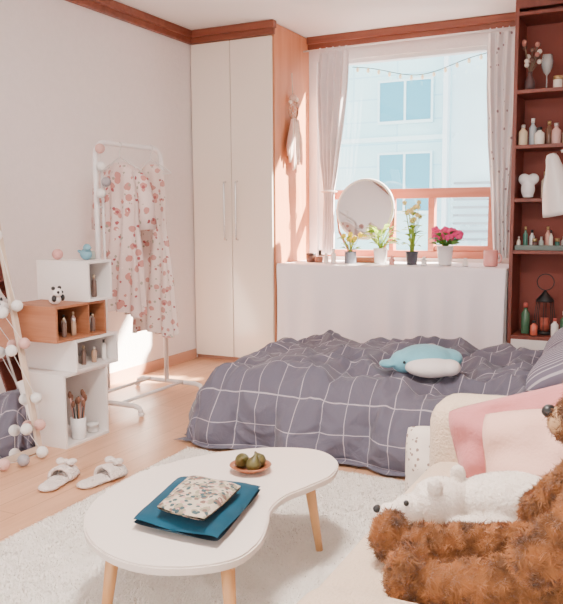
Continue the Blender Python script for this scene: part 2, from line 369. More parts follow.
# ------------------------------------------------------------ ledge items
def leafmesh(name,leaves,mat):
    V=[];F=[]
    for (p,d,L,w) in leaves:
        p=Vector(p); d=Vector(d).normalized(); side=d.cross(Vector((random.uniform(-.4,.4),random.uniform(-.4,.4),1))).normalized()
        up=side.cross(d); n=5; b=len(V)
        for i in range(n+1):
            s=i/n; c=p+d*L*s-Vector((0,0,1))*L*.35*s*s; ww=w*math.sin(pi*min(1,s*.92+.06))
            V+= [c-side*ww+up*ww*.3,c,c+side*ww+up*ww*.3]
        for i in range(n):
            a=b+i*3; F+=[(a,a+1,a+4,a+3),(a+1,a+2,a+5,a+4)]
    return mesh(name,V,F,mat,True)
G1=M('leaf_green',(.10,.28,.035),.5,var=.3,vscale=30); G2=M('leaf_yellowgreen',(.32,.48,.045),.5,var=.25,vscale=30); SOIL=M('soil',(.06,.035,.02),.9)
def plant(name,x,y,potm,r,h,leafm,nl,spread,ht,leafL,leafw,flower=None,nf=0,fr_=.02,taper=.8,saucer=None):
    P=[lathe('pot',[(r*taper,0),(r*taper*1.01,.003),(r,h),(r*1.04,h),(r*1.04,h+.006),(r*.9,h+.006),(r*.88,h-.01),(0,h-.01)],(x,y,ZT),potm)]
    P.append(lathe('soil',[(0,h-.008),(r*.86,h-.008),(r*.86,h-.004),(0,h-.003)],(x,y,ZT),SOIL,16))
    leaves=[]; st=[]
    for i in range(nl):
        a=random.uniform(0,2*pi); e=random.uniform(.25,1)
        q=Vector((x+spread*e*math.cos(a)*.5,y+spread*e*math.sin(a)*.35,ZT+h+ht*random.uniform(.15,1)))
        d=Vector((math.cos(a),math.sin(a)*.7,random.uniform(.2,1.0)))
        leaves.append((q,d,leafL*random.uniform(.7,1.2),leafw))
        st.append(tube('s',[(x+random.uniform(-.3,.3)*r,y,ZT+h-.008),((q.x+x)/2,(q.y+y)/2,(q.z+ZT+h)/2+.01),q],.0022,leafm,5))
    P.append(join('stems',st)); P.append(leafmesh('leaves',leaves,leafm))
    if flower:
        fs=[]
        for i in range(nf):
            a=random.uniform(0,2*pi); e=random.uniform(0,1)
            c=Vector((x+spread*.65*e*math.cos(a),y+spread*.4*e*math.sin(a),ZT+h+ht*random.uniform(.75,1.3)))
            for k in range(5):
                b=k*2*pi/5+a
                fs.append(ball('f',c+Vector((math.cos(b)*fr_*.6,math.sin(a)*.004,math.sin(b)*fr_*.6)),(fr_*.55,fr_*.3,fr_*.55),flower,8))
            fs.append(tube('st',[(x,y,ZT+h-.008),c],.0018,leafm,5))
        P.append(join('flowers',fs))
    return group(name,P,(x,y,ZT))
plant('succulent_pot',-1.91,4.90,M('grey_pot',(.16,.18,.22),.5),.040,.075,G2,14,.12,.10,.06,.016,M('yellow_flower',(.88,.70,.05),.6),9,.017,1)
plant('potted_houseplant',-1.70,4.92,M('white_pot',(.85,.84,.82),.3),.048,.10,G2,34,.18,.13,.08,.019)
plant('potted_orchid',-1.48,4.92,M('dark_pot',(.07,.07,.09),.4),.042,.08,G2,28,.10,.27,.06,.014,M('orchid_yellow',(.90,.74,.28),.6),14,.015)
plant('potted_cyclamen',-1.26,4.93,M('white_ceramic',(.82,.80,.80),.25),.052,.12,G1,26,.15,.08,.07,.028,M('magenta_petals',(.85,.04,.22),.6),20,.028)
def mug(name,x,y,z,r,h,mat,hd=1):
    P=[lathe('cup',[(r*.9,0),(r,.004),(r,h),(r*.9,h),(r*.88,.008),(0,.008)],(x,y,z),mat)]
    P.append(tube('handle',[(x+hd*(r+.022*math.sin(t*pi/8)),y,z+h*.5+h*.3*math.cos(t*pi/8)) for t in range(9)],.005,mat,8))
    return group(name,P,(x,y,z))
mug('pink_mug',-.97,4.95,ZT,.045,.10,M('pink_ceramic',(.80,.36,.32),.35),1)
P=[lathe('jar',[(.03,0),(.034,.01),(.034,.045),(.03,.05)],(-2.23,4.95,ZT),M('brown_jar',(.14,.06,.04),.3)),lathe('lid',[(.036,.05),(.036,.062),(0,.064)],(-2.23,4.95,ZT),M('dark_lid',(.06,.04,.04),.4)),
   lathe('jar2',[(.026,0),(.03,.01),(.03,.04),(.0,.042)],(-2.16,4.93,ZT),M('brown_jar2',(.3,.13,.08),.3))]
group('cosmetic_jar',P,(-2.23,4.95,ZT))
for i,(xx,yy,hh,cc) in enumerate([(-2.08,4.87,.07,(.8,.76,.7)),(-2.02,4.86,.10,(.85,.82,.8)),(-1.60,4.86,.06,(.75,.35,.3)),(-1.38,4.86,.055,(.85,.83,.8)),(-1.12,4.9,.05,(.8,.76,.72))]):
    r=.018
    lathe('cosmetic_bottle',[(r*.9,0),(r,.004),(r,hh*.65),(r*.5,hh*.72),(r*.5,hh*.78),(r*.6,hh*.78),(r*.6,hh),(0,hh)],(xx,yy,ZT),M(f'bottle_{i}',cc,.3),16)
# vanity mirror
cx,cy,cz,R=-1.87,5.08,1.09,.205
tilt=-.12
def mpt(a,rr,dy): 
    lx=rr*math.cos(a); lz=rr*math.sin(a)
    return (cx+lx, cy+dy*math.cos(tilt)+lz*math.sin(-tilt), cz+lz*math.cos(tilt)-dy*math.sin(-tilt))
V=[mpt(t*2*pi/48,R*.965,-.013) for t in range(48)]
P=[mesh('glass',V,[tuple(range(48))],MIRROR)]
V=[mpt(t*2*pi/48,R*.98,.012) for t in range(48)]+[mpt(t*2*pi/48,R*.98,-.008) for t in range(48)]
P.append(mesh('back_plate',V,[tuple(range(48))[::-1],tuple(range(48,96))]+[(t,(t+1)%48,48+(t+1)%48,48+t) for t in range(48)],BOXW))
P.append(tube('rim',[mpt(t*2*pi/48,R,-.004) for t in range(48)],.012,WHITE,8,closed=True))
P.append(tube('stand_left',[(cx-.215,cy,cz),(cx-.20,cy+.01,.93),(cx-.10,cy+.01,ZT+.03)],.009,BOXW,8))
P.append(tube('stand_right',[(cx+.215,cy,cz),(cx+.20,cy+.01,.93),(cx+.10,cy+.01,ZT+.03)],.009,BOXW,8))
P.append(box('base',(cx-.13,cy-.06,ZT),(cx+.13,cy+.07,ZT+.035),BOXW,.006))
group('vanity_mirror',P,(cx,cy,ZT))

# ------------------------------------------------------------ bookshelf
zs=[.30,.82,1.13,1.445,1.765,2.21]
sx0,sx1,sy0,sy1=-.82,.12,4.74,5.04
P=[box('side_left',(sx0,sy0,0),(sx0+.022,sy1,2.345),SHELFW,.002),box('side_right',(sx1-.022,sy0,0),(sx1,sy1,2.345),SHELFW,.002),
   box('back_panel',(sx0+.02,sy1-.012,0),(sx1-.02,sy1,2.345),M('shelf_back',(.27,.080,.062),.7,spec=.2)),
   box('header',(sx0+.02,sy0,2.24),(sx1-.02,sy0+.02,2.345),SHELFW,.002),
   box('base_cabinet',(sx0+.022,sy0+.005,0),(sx1-.022,sy1-.02,.29),WHITE,.003)]
for i,z in enumerate(zs): P.append(box(f'board_{i}',(sx0+.02,sy0+.004,z-.011),(sx1-.02,sy1-.01,z+.011),SHELFW,.002))
group('bookshelf',P,(-.35,4.9,0))
def bottle(name,x,y,z,r,h,mat,capm=None,shoulder=.65):
    o=lathe('b',[(r*.92,0),(r,.004),(r,h*shoulder),(r*.45,h*(shoulder+.12)),(r*.4,h*.85)],(x,y,z),mat,16)
    c=lathe('c',[(r*.5,h*.84),(r*.5,h),(0,h)],(x,y,z),capm or BLACK,12)
    return join(name,[o,c])
def jar(name,x,y,z,r,h,mat,capm):
    return join(name,[lathe('b',[(r*.92,0),(r,.004),(r,h*.7),(r*.9,h*.72)],(x,y,z),mat,16),lathe('c',[(r*1.03,h*.7),(r*1.03,h),(0,h)],(x,y,z),capm,16)])
GLASS=M('clear_glass',(.9,.94,.94),.05,trans=.7)
CAPS=[M('cap_silver',(.6,.6,.6),.3,metal=.7),M('cap_w',(.85,.83,.8),.4),BLACK,M('cap_gold',(.6,.42,.2),.3,metal=.7)]
z=1.777
lathe('wine_glass',[(.03,0),(.031,.003),(.004,.008),(.0035,.08),(.02,.1),(.032,.13),(.034,.16),(.028,.2),(.027,.2),(.032,.16),(.02,.105),(0,.09)],(-.645,4.82,z),GLASS)
P=[lathe('vase',[(.022,0),(.03,.02),(.03,.05),(.012,.09),(.014,.11)],(-.74,4.82,z),M('vase_dark',(.12,.07,.07),.5))]
for k in range(18):
    a=k*.7; tip=(-.735+.045*math.cos(a),4.82+.03*math.sin(a),z+.14+.16*random.random())
    P.append(tube(f'twig_{k}',[(-.74,4.82,z+.1),tip],.0028,M('twig',(.24,.16,.11),.8),5)); P.append(ball(f'bud_{k}',tip,.015,[M('bud',(.80,.72,.64),.9),M('bud_dark',(.16,.09,.07),.9),M('bud_rose',(.5,.22,.18),.9)][k%3],8))
group('dried_flower_vase',P,(-.74,4.82,z))
jar('trinket_jar',-.58,4.80,z,.026,.07,M('trink',(.8,.74,.66),.3),CAPS[3]); bottle('perfume_bottle',-.52,4.82,z,.024,.13,M('perf_0',(.78,.76,.74),.2),CAPS[0])
z=1.457
cc=[((.70,.58,.40),.026,.12),((.52,.58,.62),.022,.16),((.84,.80,.72),.030,.10),((.22,.11,.07),.022,.14),((.62,.40,.36),.026,.12),((.7,.52,.4),.022,.10),((.84,.82,.8),.026,.14)]
for i,(c,r,h) in enumerate(cc): bottle('perfume_bottle',-.765+i*.047,4.785+.055*(i%2),z,r,h,M(f'perf_{i+10}',c,.2),CAPS[i%4])
z=1.142
o=blob('heart_vase',[((-.735,4.83,z+.055),(.042,.028,.055)),((-.758,4.83,z+.115),(.036,.025,.035),(0,.4,0)),((-.706,4.83,z+.115),(.036,.025,.035),(0,-.4,0)),((-.733,4.83,z+.010),(.033,.028,.009))],M('white_porcelain',(.88,.86,.87),.2),.005,4)
bottle('perfume_bottle',-.64,4.88,z,.026,.16,M('perf_c',(.70,.60,.48),.2),CAPS[3])
jar('trinket_jar',-.57,4.80,z,.03,.08,M('trink2',(.82,.80,.78),.3),CAPS[1])
z=.832
for i in range(13):
    xx=-.775+i*.031; yy=4.80+.05*(i%3)
    c=M(f'cosm_{i%6}',[(.78,.70,.58),(.06,.20,.15),(.84,.82,.8),(.13,.07,.06),(.50,.56,.50),(.75,.38,.30)][i%6],.3)
    if i%4==3: jar('cream_jar',xx,yy,z,.014,.05+.02*(i%2),c,CAPS[i%4])
    else: bottle('cosmetic_bottle',xx,yy,z,.0125+.002*(i%3),.08+.06*((i*3)%4)/3,c,CAPS[(i*3)%4])
box('cosmetic_tray',(-.79,4.75,.8312),(-.40,4.765,.862),M('tray_dark',(.10,.14,.12),.4),.003)
z=.313; lx,ly=-.62,4.87
P=[lathe('base',[(.05,0),(.055,.01),(.05,.02),(0,.02)],(lx,ly,z),BLACK),lathe('roof',[(.055,.20),(.05,.215),(.02,.25),(.006,.27),(0,.27)],(lx,ly,z),BLACK),
   lathe('candle',[(.025,.02),(.025,.1),(0,.1)],(lx,ly,z),M('wax_red',(.5,.12,.08),.5))]
for k in range(8):
    a=k*pi/4; P.append(tube(f'wire_{k}',[(lx+.048*math.cos(a),ly+.048*math.sin(a),z+.015),(lx+.06*math.cos(a),ly+.06*math.sin(a),z+.11),(lx+.048*math.cos(a),ly+.048*math.sin(a),z+.205)],.0025,BLACK,5))
P.append(tube('ring',[(lx+.05*math.cos(t*pi/8),ly,z+.32+.05*math.sin(t*pi/8)) for t in range(16)],.003,BLACK,5,closed=True))
group('wire_lantern',P,(lx,ly,z))
bottle('green_bottle',-.73,4.85,z,.026,.19,M('bottle_green',(.08,.18,.10),.2),M('cap_red',(.5,.1,.08),.4))
bottle('red_jar',-.67,4.79,z,.022,.09,M('jar_red',(.60,.14,.09),.3),None)
bottle('green_bottle',-.50,4.84,z,.026,.15,M('bottle_green',(.08,.18,.10),.2),CAPS[1])
bottle('white_bottle',-.55,4.79,z,.022,.11,M('perf_16',(.84,.82,.8),.2),M('cap_red',(.5,.1,.08),.4))

# ------------------------------------------------------------ floor lamp
lx,ly=-.40,4.40
LM=M('lamp_white',(.74,.70,.68),.35)
P=[lathe('base',[(.11,0),(.11,.012),(.02,.025),(0,.025)],(lx,ly,0),LM,32),tube('pole',[(lx,ly,.02),(lx,ly,1.22),(lx-.01,ly,1.30),(lx-.05,ly-.01,1.395),(lx-.10,ly-.02,1.38)],.009,LM,10),
   lathe('shade',[(.010,.17),(.024,.165),(.034,.145),(.040,.11),(.052,.07),(.075,.01),(.095,-.06),(.108,-.13),(.111,-.155),(.104,-.153),(.07,.0),(.0,.08)],(lx-.110,ly-.03,1.205),LM,32,rot=(.12,-.22,0)),
   ball('bulb',(lx-.105,ly-.03,1.14),.028,M('bulb_off',(.9,.88,.85),.3))]
group('floor_lamp',P,(lx,ly,0))

# ------------------------------------------------------------ bed
def duvet_mat():
    m=bpy.data.materials.new('duvet_grid'); m.use_nodes=True
    nt=m.node_tree; b=nt.nodes['Principled BSDF']; L=nt.links
    uv=nt.nodes.new('ShaderNodeUVMap'); sp=nt.nodes.new('ShaderNodeSeparateXYZ'); L.new(uv.outputs[0],sp.inputs[0])
    outs=[]
    for ax in (0,1):
        d=nt.nodes.new('ShaderNodeMath'); d.operation='DIVIDE'; d.inputs[1].default_value=.105; L.new(sp.outputs[ax],d.inputs[0])
        f=nt.nodes.new('ShaderNodeMath'); f.operation='FRACT'; L.new(d.outputs[0],f.inputs[0])
        c=nt.nodes.new('ShaderNodeMath'); c.operation='LESS_THAN'; c.inputs[1].default_value=.034; L.new(f.outputs[0],c.inputs[0])
        outs.append(c)
    mxx=nt.nodes.new('ShaderNodeMath'); mxx.operation='MAXIMUM'; L.new(outs[0].outputs[0],mxx.inputs[0]); L.new(outs[1].outputs[0],mxx.inputs[1])
    mx=nt.nodes.new('ShaderNodeMix'); mx.data_type='RGBA'; L.new(mxx.outputs[0],mx.inputs[0])
    mx.inputs[6].default_value=(.115,.105,.142,1); mx.inputs[7].default_value=(.42,.37,.41,1)
    L.new(mx.outputs[2],b.inputs['Base Color']); b.inputs['Roughness'].default_value=.8; b.inputs['Sheen Weight'].default_value=.15
    n=nt.nodes.new('ShaderNodeTexNoise'); n.inputs['Scale'].default_value=12; n.inputs['Detail'].default_value=3; n.inputs['Distortion'].default_value=1.0; L.new(uv.outputs[0],n.inputs['Vector'])
    bp=nt.nodes.new('ShaderNodeBump'); bp.inputs['Strength'].default_value=.6; bp.inputs['Distance'].default_value=.02; L.new(n.outputs[0],bp.inputs['Height']); L.new(bp.outputs['Normal'],b.inputs['Normal'])
    return m
DUV=duvet_mat()
BX0,BX1,BY0,BY1,BH=-1.90,.12,2.95,4.15,.270
def edge(a,L,r=.11):
    def one(a):
        s=r-a
        if s<=0: return a,0.
        if s<r*pi/2: an=s/r; return r-r*math.sin(an), r*(1-math.cos(an))
        e=s-r*pi/2; return -.28*e, r+e
    if a<L/2: p,d=one(a); return p,d,-1
    p,d=one(L-a); return L-p,d,1
LX,LY=BX1-BX0,BY1-BY0
nu,nv=330,250; dropw=.25
def ridge(p,k=2.2):
    n=math.sqrt(noise.noise(p)**2+.0025)
    return max(0,1-n*k)**1.4
V=[];UV=[]
for i in range(nu+1):
    a=-dropw+(LX+dropw-.15)*i/nu
    px,dx,sx=edge(a,LX)
    for j in range(nv+1):
        b=-dropw+(LY+2*dropw)*j/nv
        py,dy,sy=edge(b,LY)
        drop=(dx**2.2+dy**2.2)**(1/2.2)
        x=BX0+px; y=BY0+py; r=.11
        side=min(1,drop/r); nz=1-side
        tot=dx+dy+1e-6; ox=sx*side*dx/tot; oy=sy*side*dy/tot
        p=Vector((a,b,0))
        wq=Vector((noise.noise(p*3.2),noise.noise(p*3.2+Vector((5,5,5))),0))*.14
        q=p+wq
        big=noise.noise(p*2.3+Vector((3,1,0)))*.055+.020
        rid=ridge(q*3.4+Vector((0,9,0)))*.058
        rid2=ridge(Vector((q.x*8+q.y*3,q.y*9-q.x*3,4)))*.022
        puff=.040*(abs(math.sin(pi*a/.21)*math.sin(pi*b/.21))+.02)**.5
        h=big*nz+(rid+rid2)*(.5+.5*nz)+puff*(.6+.6*side)
        if side>.3:
            tcoord=b if dx>dy else a
            h+=side*.036*math.sin(tcoord*14+2.5*noise.noise(Vector((tcoord*3,2,1))))*min(1,drop/.2)
        x+=ox*h+wq.x*.16; y+=oy*h+wq.y*.16; z=BH-drop+nz*h+.008
        if z<.012: z=.012+.004*abs(math.sin(a*9+b*9))
        V.append((x,y,z)); UV.append((a,b))
F=[]
for i in range(nu):
    for j in range(nv):
        q=i*(nv+1)+j; F.append((q,q+nv+1,q+nv+2,q+1))
duv=mesh('duvet',V,F,DUV,True)
uvl=duv.data.uv_layers.new(name='UVMap')
li=np.empty(len(duv.data.loops),int); duv.data.loops.foreach_get('vertex_index',li)
uvl.data.foreach_set('uv',np.array(UV)[li].ravel())
P=[duv, box('mattress',(BX0+.08,BY0+.08,.10),(BX1,BY1-.08,BH-.05),M('mattress_white',(.8,.78,.76),.8),.03,3),
   box('bed_base',(BX0+.09,BY0+.09,0),(BX1,BY1-.09,.1),BOXW,.005),
   box('headboard',(BX1+.005,BY0,0),(BX1+.045,BY1,.62),BOXW,.01)]
STR=M('striped_pillowcase',(.24,.22,.30),.8)
nt=STR.node_tree; w=nt.nodes.new('ShaderNodeTexWave'); w.bands_direction='Y'; w.inputs['Scale'].default_value=14; tc=nt.nodes.new('ShaderNodeTexCoord'); nt.links.new(tc.outputs['Object'],w.inputs['Vector'])
r=nt.nodes.new('ShaderNodeValToRGB'); r.color_ramp.elements[0].position=.8; r.color_ramp.elements[0].color=(.15,.13,.18,1); r.color_ramp.elements[1].position=.93; r.color_ramp.elements[1].color=(.45,.41,.45,1); nt.links.new(w.outputs['Fac'],r.inputs['Fac']); nt.links.new(r.outputs['Color'],nt.nodes['Principled BSDF'].inputs['Base Color'])
group('bed',P,(-.8,3.5,0))
pillow('bed_pillow',(-.26,3.30,.455),.46,.62,.18,STR,rot=(pi/2,-.46,0))
pillow('bed_pillow',(-.28,3.88,.465),.46,.60,.18,STR,rot=(pi/2,-.46,0))
BL=M('blue_plush',(.18,.48,.58),.9,bump=.3,bscale=80,sheen=.3,var=.12,vscale=9); BW=M('plush_white',(.84,.76,.73),.9,bump=.2,bscale=80)
WC=Vector((-.92,3.25,.375))
def wp(p): return tuple(WC+(Vector(p)-WC)*.74)
def ws(r): return tuple(v*.74 for v in r)
b1=blob('body',[(wp((-.92,3.29,.425)),ws((.17,.14,.085)),(0,0,.4)),(wp((-1.04,3.24,.405)),ws((.08,.08,.07))),(wp((-.80,3.36,.42)),ws((.09,.09,.06))),(wp((-1.12,3.18,.395)),ws((.05,.06,.025)),(0,0,.8))],BL,.006,6)
b2=blob('belly',[(wp((-.86,3.19,.390)),ws((.15,.09,.06)),(0,0,.30)),(wp((-.76,3.23,.39)),ws((.07,.08,.05)))],BW,.006,6)
e1=ball('eye',wp((-1.0,3.13,.42)),.007,BLACK,8)
group('blue_whale_plush',[b1,b2,e1],(-.9,3.25,.36))

# ------------------------------------------------------------ rug
RUG=M('shag_cream',(.97,.91,.84),.95,spec=.1)
nt=RUG.node_tree; b=nt.nodes['Principled BSDF']; b.inputs['Subsurface Weight'].default_value=0
V=[];F=[];na,nb=90,120
rx0,rx1,ry0,ry1=-1.87,-.30,.35,2.80
for i in range(na+1):
    for j in range(nb+1):
        x=rx0+(rx1-rx0)*i/na; y=ry0+(ry1-ry0)*j/nb
        e=min(i,na-i,j,nb-j)
        if e==0:
            x+=.012*noise.noise(Vector((y*12,3,0))) if i in(0,na) else 0; y+=.012*noise.noise(Vector((x*12,5,0))) if j in (0,nb) else 0
        z=.002 if e==0 else .012+.008*noise.noise(Vector((x*9,y*9,0)))+.002*noise.noise(Vector((x*30,y*30,3)))
        V.append((x,y,z))
for i in range(na):
    for j in range(nb):
        q=i*(nb+1)+j; F.append((q,q+nb+1,q+nb+2,q+1))
rg=mesh('pile_base',V,F,RUG,True)
rf=fur('pile',rg,190000,.011,.0014,RUG,curl=1.1)
group('shag_rug',[rg,rf],(-1.1,1.6,0))
RZ=.02

# ------------------------------------------------------------ coffee table
DX,DY=-.012,.022
out=[(-1.246,1.386),(-1.342,1.536),(-1.374,1.749),(-1.33,1.92),(-1.25,2.06),(-1.132,2.17),(-.985,2.215),(-.88,2.15),(-.835,2.02),(-.857,1.90),(-.885,1.80),(-.88,1.70),(-.84,1.60),(-.81,1.50),(-.815,1.40),(-.88,1.325),(-.99,1.28),(-1.12,1.30)]
out=[(a+DX,b+DY) for a,b in out]
def catmull(pts,k=6):
    r=[];n=len(pts)
    for i in range(n):
        p0,p1,p2,p3=[np.array(pts[(i+d)%n]) for d in (-1,0,1,2)]
        for s in range(k):
            t=s/k; r.append(tuple(.5*((2*p1)+(-p0+p2)*t+(2*p0-5*p1+4*p2-p3)*t*t+(-p0+3*p1-3*p2+p3)*t**3)))
    return r
ol=catmull(out); cx0=sum(p[0] for p in ol)/len(ol); cy0=sum(p[1] for p in ol)/len(ol)
TZ=.28
bm=bmesh.new(); vs=[bm.verts.new((p[0],p[1],TZ-.022)) for p in ol]; f=bm.faces.new(vs)
ex=bmesh.ops.extrude_face_region(bm,geom=[f]); bmesh.ops.translate(bm,verts=[v for v in ex['geom'] if isinstance(v,bmesh.types.BMVert)],vec=(0,0,.022))
bmesh.ops.recalc_face_normals(bm,faces=bm.faces)
ee=[e for e in bm.edges if abs(e.verts[0].co.z-e.verts[1].co.z)<1e-5]
bmesh.ops.bevel(bm,geom=ee,offset=.004,segments=2,affect='EDGES')
me=bpy.data.meshes.new('top'); bm.to_mesh(me); bm.free()
P=[link(me,'top',M('table_white',(.82,.72,.65),.35))]
for i,(tx,ty,bx,by) in enumerate([(-.93,2.04,-.895,2.05),(-1.15,1.385,-1.175,1.36),(-.855,1.425,-.835,1.415),(-1.22,1.92,-1.25,1.95)]):
    P.append(tube(f'leg_{i+1}',[(tx+DX,ty+DY,TZ-.02),(bx+DX,by+DY,RZ-.005)],.015,OAK,14,radii=[.018,.011]))
    P.append(box(f'leg_plate_{i+1}',(tx+DX-.03,ty+DY-.03,TZ-.030),(tx+DX+.03,ty+DY+.03,TZ-.0215),OAK,.002))
group('kidney_coffee_table',P,(cx0,cy0,0))

TE=M('teal_velvet',(.003,.060,.105),.8,sheen=.06,var=.15,vscale=8,spec=.2)
def softslab(name,pts,z0,th,mat,n=24,bul=.5,amp=.004):
    V=[];F=[];A,B,C_,D=[Vector((p[0]+DX,p[1]+DY,0)) for p in pts]
    for s in (0,1):
        for i in range(n+1):
            for j in range(n+1):
                u=i/n;v=j/n
                uu=(u-.5)*2; vv=(v-.5)*2
                k=1-.035*(uu*uu*vv*vv)
                uu*=k;vv*=k; a=(uu+1)/2;b=(vv+1)/2
                p=A.lerp(D,a).lerp(B.lerp(C_,a),b)
                t=(max(0,1-abs(uu)**5)*max(0,1-abs(vv)**5))**bul
                h=th/2*t
                zc=z0+th/2
                if s: z=zc+h+amp*noise.noise(Vector((p.x*14,p.y*14,z0)))*t
                else: z=max(zc-h,z0)
                V.append((p.x,p.y,z))
    m=(n+1)**2
    for s in range(2):
        for i in range(n):
            for j in range(n):
                a=s*m+i*(n+1)+j; f=(a,a+1,a+n+2,a+n+1); F.append(f if not s else f[::-1])
    me=bpy.data.meshes.new(name); me.from_pydata(V,[],F); bm=bmesh.new(); bm.from_mesh(me); bmesh.ops.remove_doubles(bm,verts=bm.verts,dist=.0008); bmesh.ops.recalc_face_normals(bm,faces=bm.faces); bm.to_mesh(me); bm.free()
    return link(me,name,mat,True)
softslab('teal_cushion',[(-1.13,1.425),(-1.20,1.74),(-.945,1.775),(-.875,1.42)],TZ+.001,.042,TE)
def floral(name,base,cols,scale):
    m=bpy.data.materials.new(name); m.use_nodes=True
    nt=m.node_tree; b=nt.nodes['Principled BSDF']; L=nt.links; b.inputs['Roughness'].default_value=.85
    tc=nt.nodes.new('ShaderNodeTexCoord'); prev=None
    nz=nt.nodes.new('ShaderNodeTexNoise'); nz.inputs['Scale'].default_value=scale*1.6; L.new(tc.outputs['Object'],nz.inputs['Vector'])
    for k,(c,th) in enumerate(cols):
        mp=nt.nodes.new('ShaderNodeMapping'); mp.inputs['Location'].default_value=(k*3.7,k*1.3,k*2.1); L.new(tc.outputs['Object'],mp.inputs['Vector'])
        ad=nt.nodes.new('ShaderNodeMix'); ad.data_type='VECTOR'; ad.inputs[0].default_value=.04/scale*8
        L.new(mp.outputs['Vector'],ad.inputs[4]); L.new(nz.outputs['Color'],ad.inputs[5])
        v=nt.nodes.new('ShaderNodeTexVoronoi'); v.inputs['Scale'].default_value=scale*(1+.25*k); L.new(ad.outputs[1],v.inputs['Vector'])
        lt=nt.nodes.new('ShaderNodeMath'); lt.operation='LESS_THAN'; lt.inputs[1].default_value=th; L.new(v.outputs['Distance'],lt.inputs[0])
        mx=nt.nodes.new('ShaderNodeMix'); mx.data_type='RGBA'; L.new(lt.outputs[0],mx.inputs[0])
        if prev: L.new(prev.outputs[2],mx.inputs[6])
        else: mx.inputs[6].default_value=(*base,1)
        mx.inputs[7].default_value=(*c,1); prev=mx
    L.new(prev.outputs[2],b.inputs['Base Color'])
    return m
PF=floral('pouch_floral',(.52,.44,.33),[((.28,.25,.17),.40),((.18,.10,.08),.36),((.50,.29,.25),.30),((.04,.08,.09),.34)],34)
softslab('floral_pouch',[(-1.065,1.44),(-1.115,1.665),(-.945,1.66),(-.915,1.425)],TZ+.044,.036,PF,amp=.010,bul=.7)
WB=M('wooden_bowl',(.32,.11,.05),.4,var=.2,vscale=20)
bx,by=-1.07+DX,1.93+DY
P=[lathe('dish',[(.02,0),(.03,.002),(.05,.012),(.064,.022),(.061,.024),(.048,.015),(.025,.007),(0,.006)],(bx,by,TZ),WB,32)]
FG=M('fig_skin',(.09,.075,.018),.45,var=.4,vscale=30)
for i,(dx,dy,rz) in enumerate([(-.028,.0,0),(.02,-.018,1),(.015,.024,2)]):
    P.append(lathe(f'fig_{i}',[(0,-.022),(.012,-.02),(.022,-.008),(.022,.006),(.013,.018),(.006,.026),(.003,.034),(0,.035)],(bx+dx,by+dy,TZ+.030),FG,16,rot=(.9*math.cos(rz*2),.9*math.sin(rz*2+1),0)))
group('fruit_dish',P,(bx,by,TZ))

# ------------------------------------------------------------ sofa
SF=M('sofa_cream_fabric',(.76,.58,.42),.9,bump=.7,bscale=150,sheen=.15,var=.03,vscale=10)
def cushion_box(name,lo,hi,bev,mat,bul=.012,seed=0):
    o=box(name,lo,hi,mat,bev,5)
    md=o.modifiers.new('s','SUBSURF'); md.levels=2; md.subdivision_type='SIMPLE'; baked(o)
    me=o.data; s=[hi[i]-lo[i] for i in range(3)]
    for v in me.vertices:
        c=v.co; f=(max(0,1-(2*c.x/s[0])**2)*max(0,1-(2*c.y/s[1])**2))
        c.z+=(bul*f*(1 if c.z>0 else 0))+.004*noise.noise(Vector((c.x*6+seed,c.y*6,c.z*6)))
        c.x+=.004*noise.noise(Vector((c.x*5,c.y*5+seed,c.z*5)))
    return o
SY0,SY1=.93,2.13
P=[cushion_box('base',(-.50,SY0+.02,.05),(.36,SY1-.02,.26),.03,SF),
   cushion_box('seat_cushion',(-.535,SY0+.14,.26),(.18,SY1-.17,.41),.06,SF,.01,1),
   cushion_box('arm_far',(-.545,SY1-.18,.05),(.36,SY1,.555),.065,SF,.01,2),
   cushion_box('arm_near',(-.50,SY0,.05),(.36,SY0+.17,.47),.065,SF,.01,3),
   cushion_box('backrest',(.20,SY0+.05,.2),(.42,SY1-.05,.80),.08,SF,.01,4)]
for i,(x,y) in enumerate([(-.44,SY0+.08),(.28,SY0+.08),(-.44,SY1-.08),(.28,SY1-.08)]): P.append(tube(f'foot_{i}',[(x,y,.06),(x,y,.022 if x<-.3 else 0)],.022,OAK,12))
group('sofa',P,(0,1.5,0))
PK=M('dusty_pink_fabric',(.58,.20,.20),.9,bump=.2,bscale=120,sheen=.15,var=.06)
PK2=M('pale_pink_fabric',(.80,.47,.37),.9,bump=.2,bscale=120,sheen=.15,var=.04)
pillow('throw_pillow',(-.235,1.845,.515),.43,.25,.18,PK,rot=(-.30,-.30,.15),wr=.014,round_=.6)
pillow('throw_pillow',(-.125,1.690,.515),.44,.27,.24,PK2,rot=(-.35,-.16,.05),wr=.014,round_=.65)
DT=floral('dotted_white',(.82,.71,.62),[((.30,.20,.16),.24)],48)
pillow('dotted_cushion',(-.535,2.29,.215),.34,.37,.13,DT,rot=(-.18,0,.25),wr=.006)

# ------------------------------------------------------------ polar bear plush
PB=M('polar_plush',(.93,.82,.72),.95,bump=.5,bscale=130,sheen=.3)
zz=.420
SB=(.018,.0,0)
E=[((-.24,1.55,zz+.052),(.15,.080,.056),(0,0,.30)),((-.12,1.58,zz+.055),(.10,.085,.060)),((-.395,1.475,zz+.052),(.060,.056,.048),(0,0,.4)),((-.33,1.505,zz+.048),(.06,.05,.042)),
   ((-.445,1.445,zz+.036),(.040,.036,.030),(0,.2,.4)),((-.485,1.43,zz+.028),(.028,.022,.020)),
   ((-.372,1.522,zz+.098),(.017,.010,.019)),((-.395,1.428,zz+.096),(.017,.010,.019)),
   ((-.30,1.44,zz+.026),(.075,.026,.024),(0,0,.3)),((-.07,1.49,zz+.028),(.08,.033,.026),(0,0,.1)),((-.34,1.57,zz+.026),(.06,.028,.022)),((.0,1.62,zz+.05),(.02,.02,.02))]
pb=blob('body',shifted(E,SB),PB,.004,4)
pf=fur('fur',pb,30000,.0030,.0005,PB,curl=1.2)
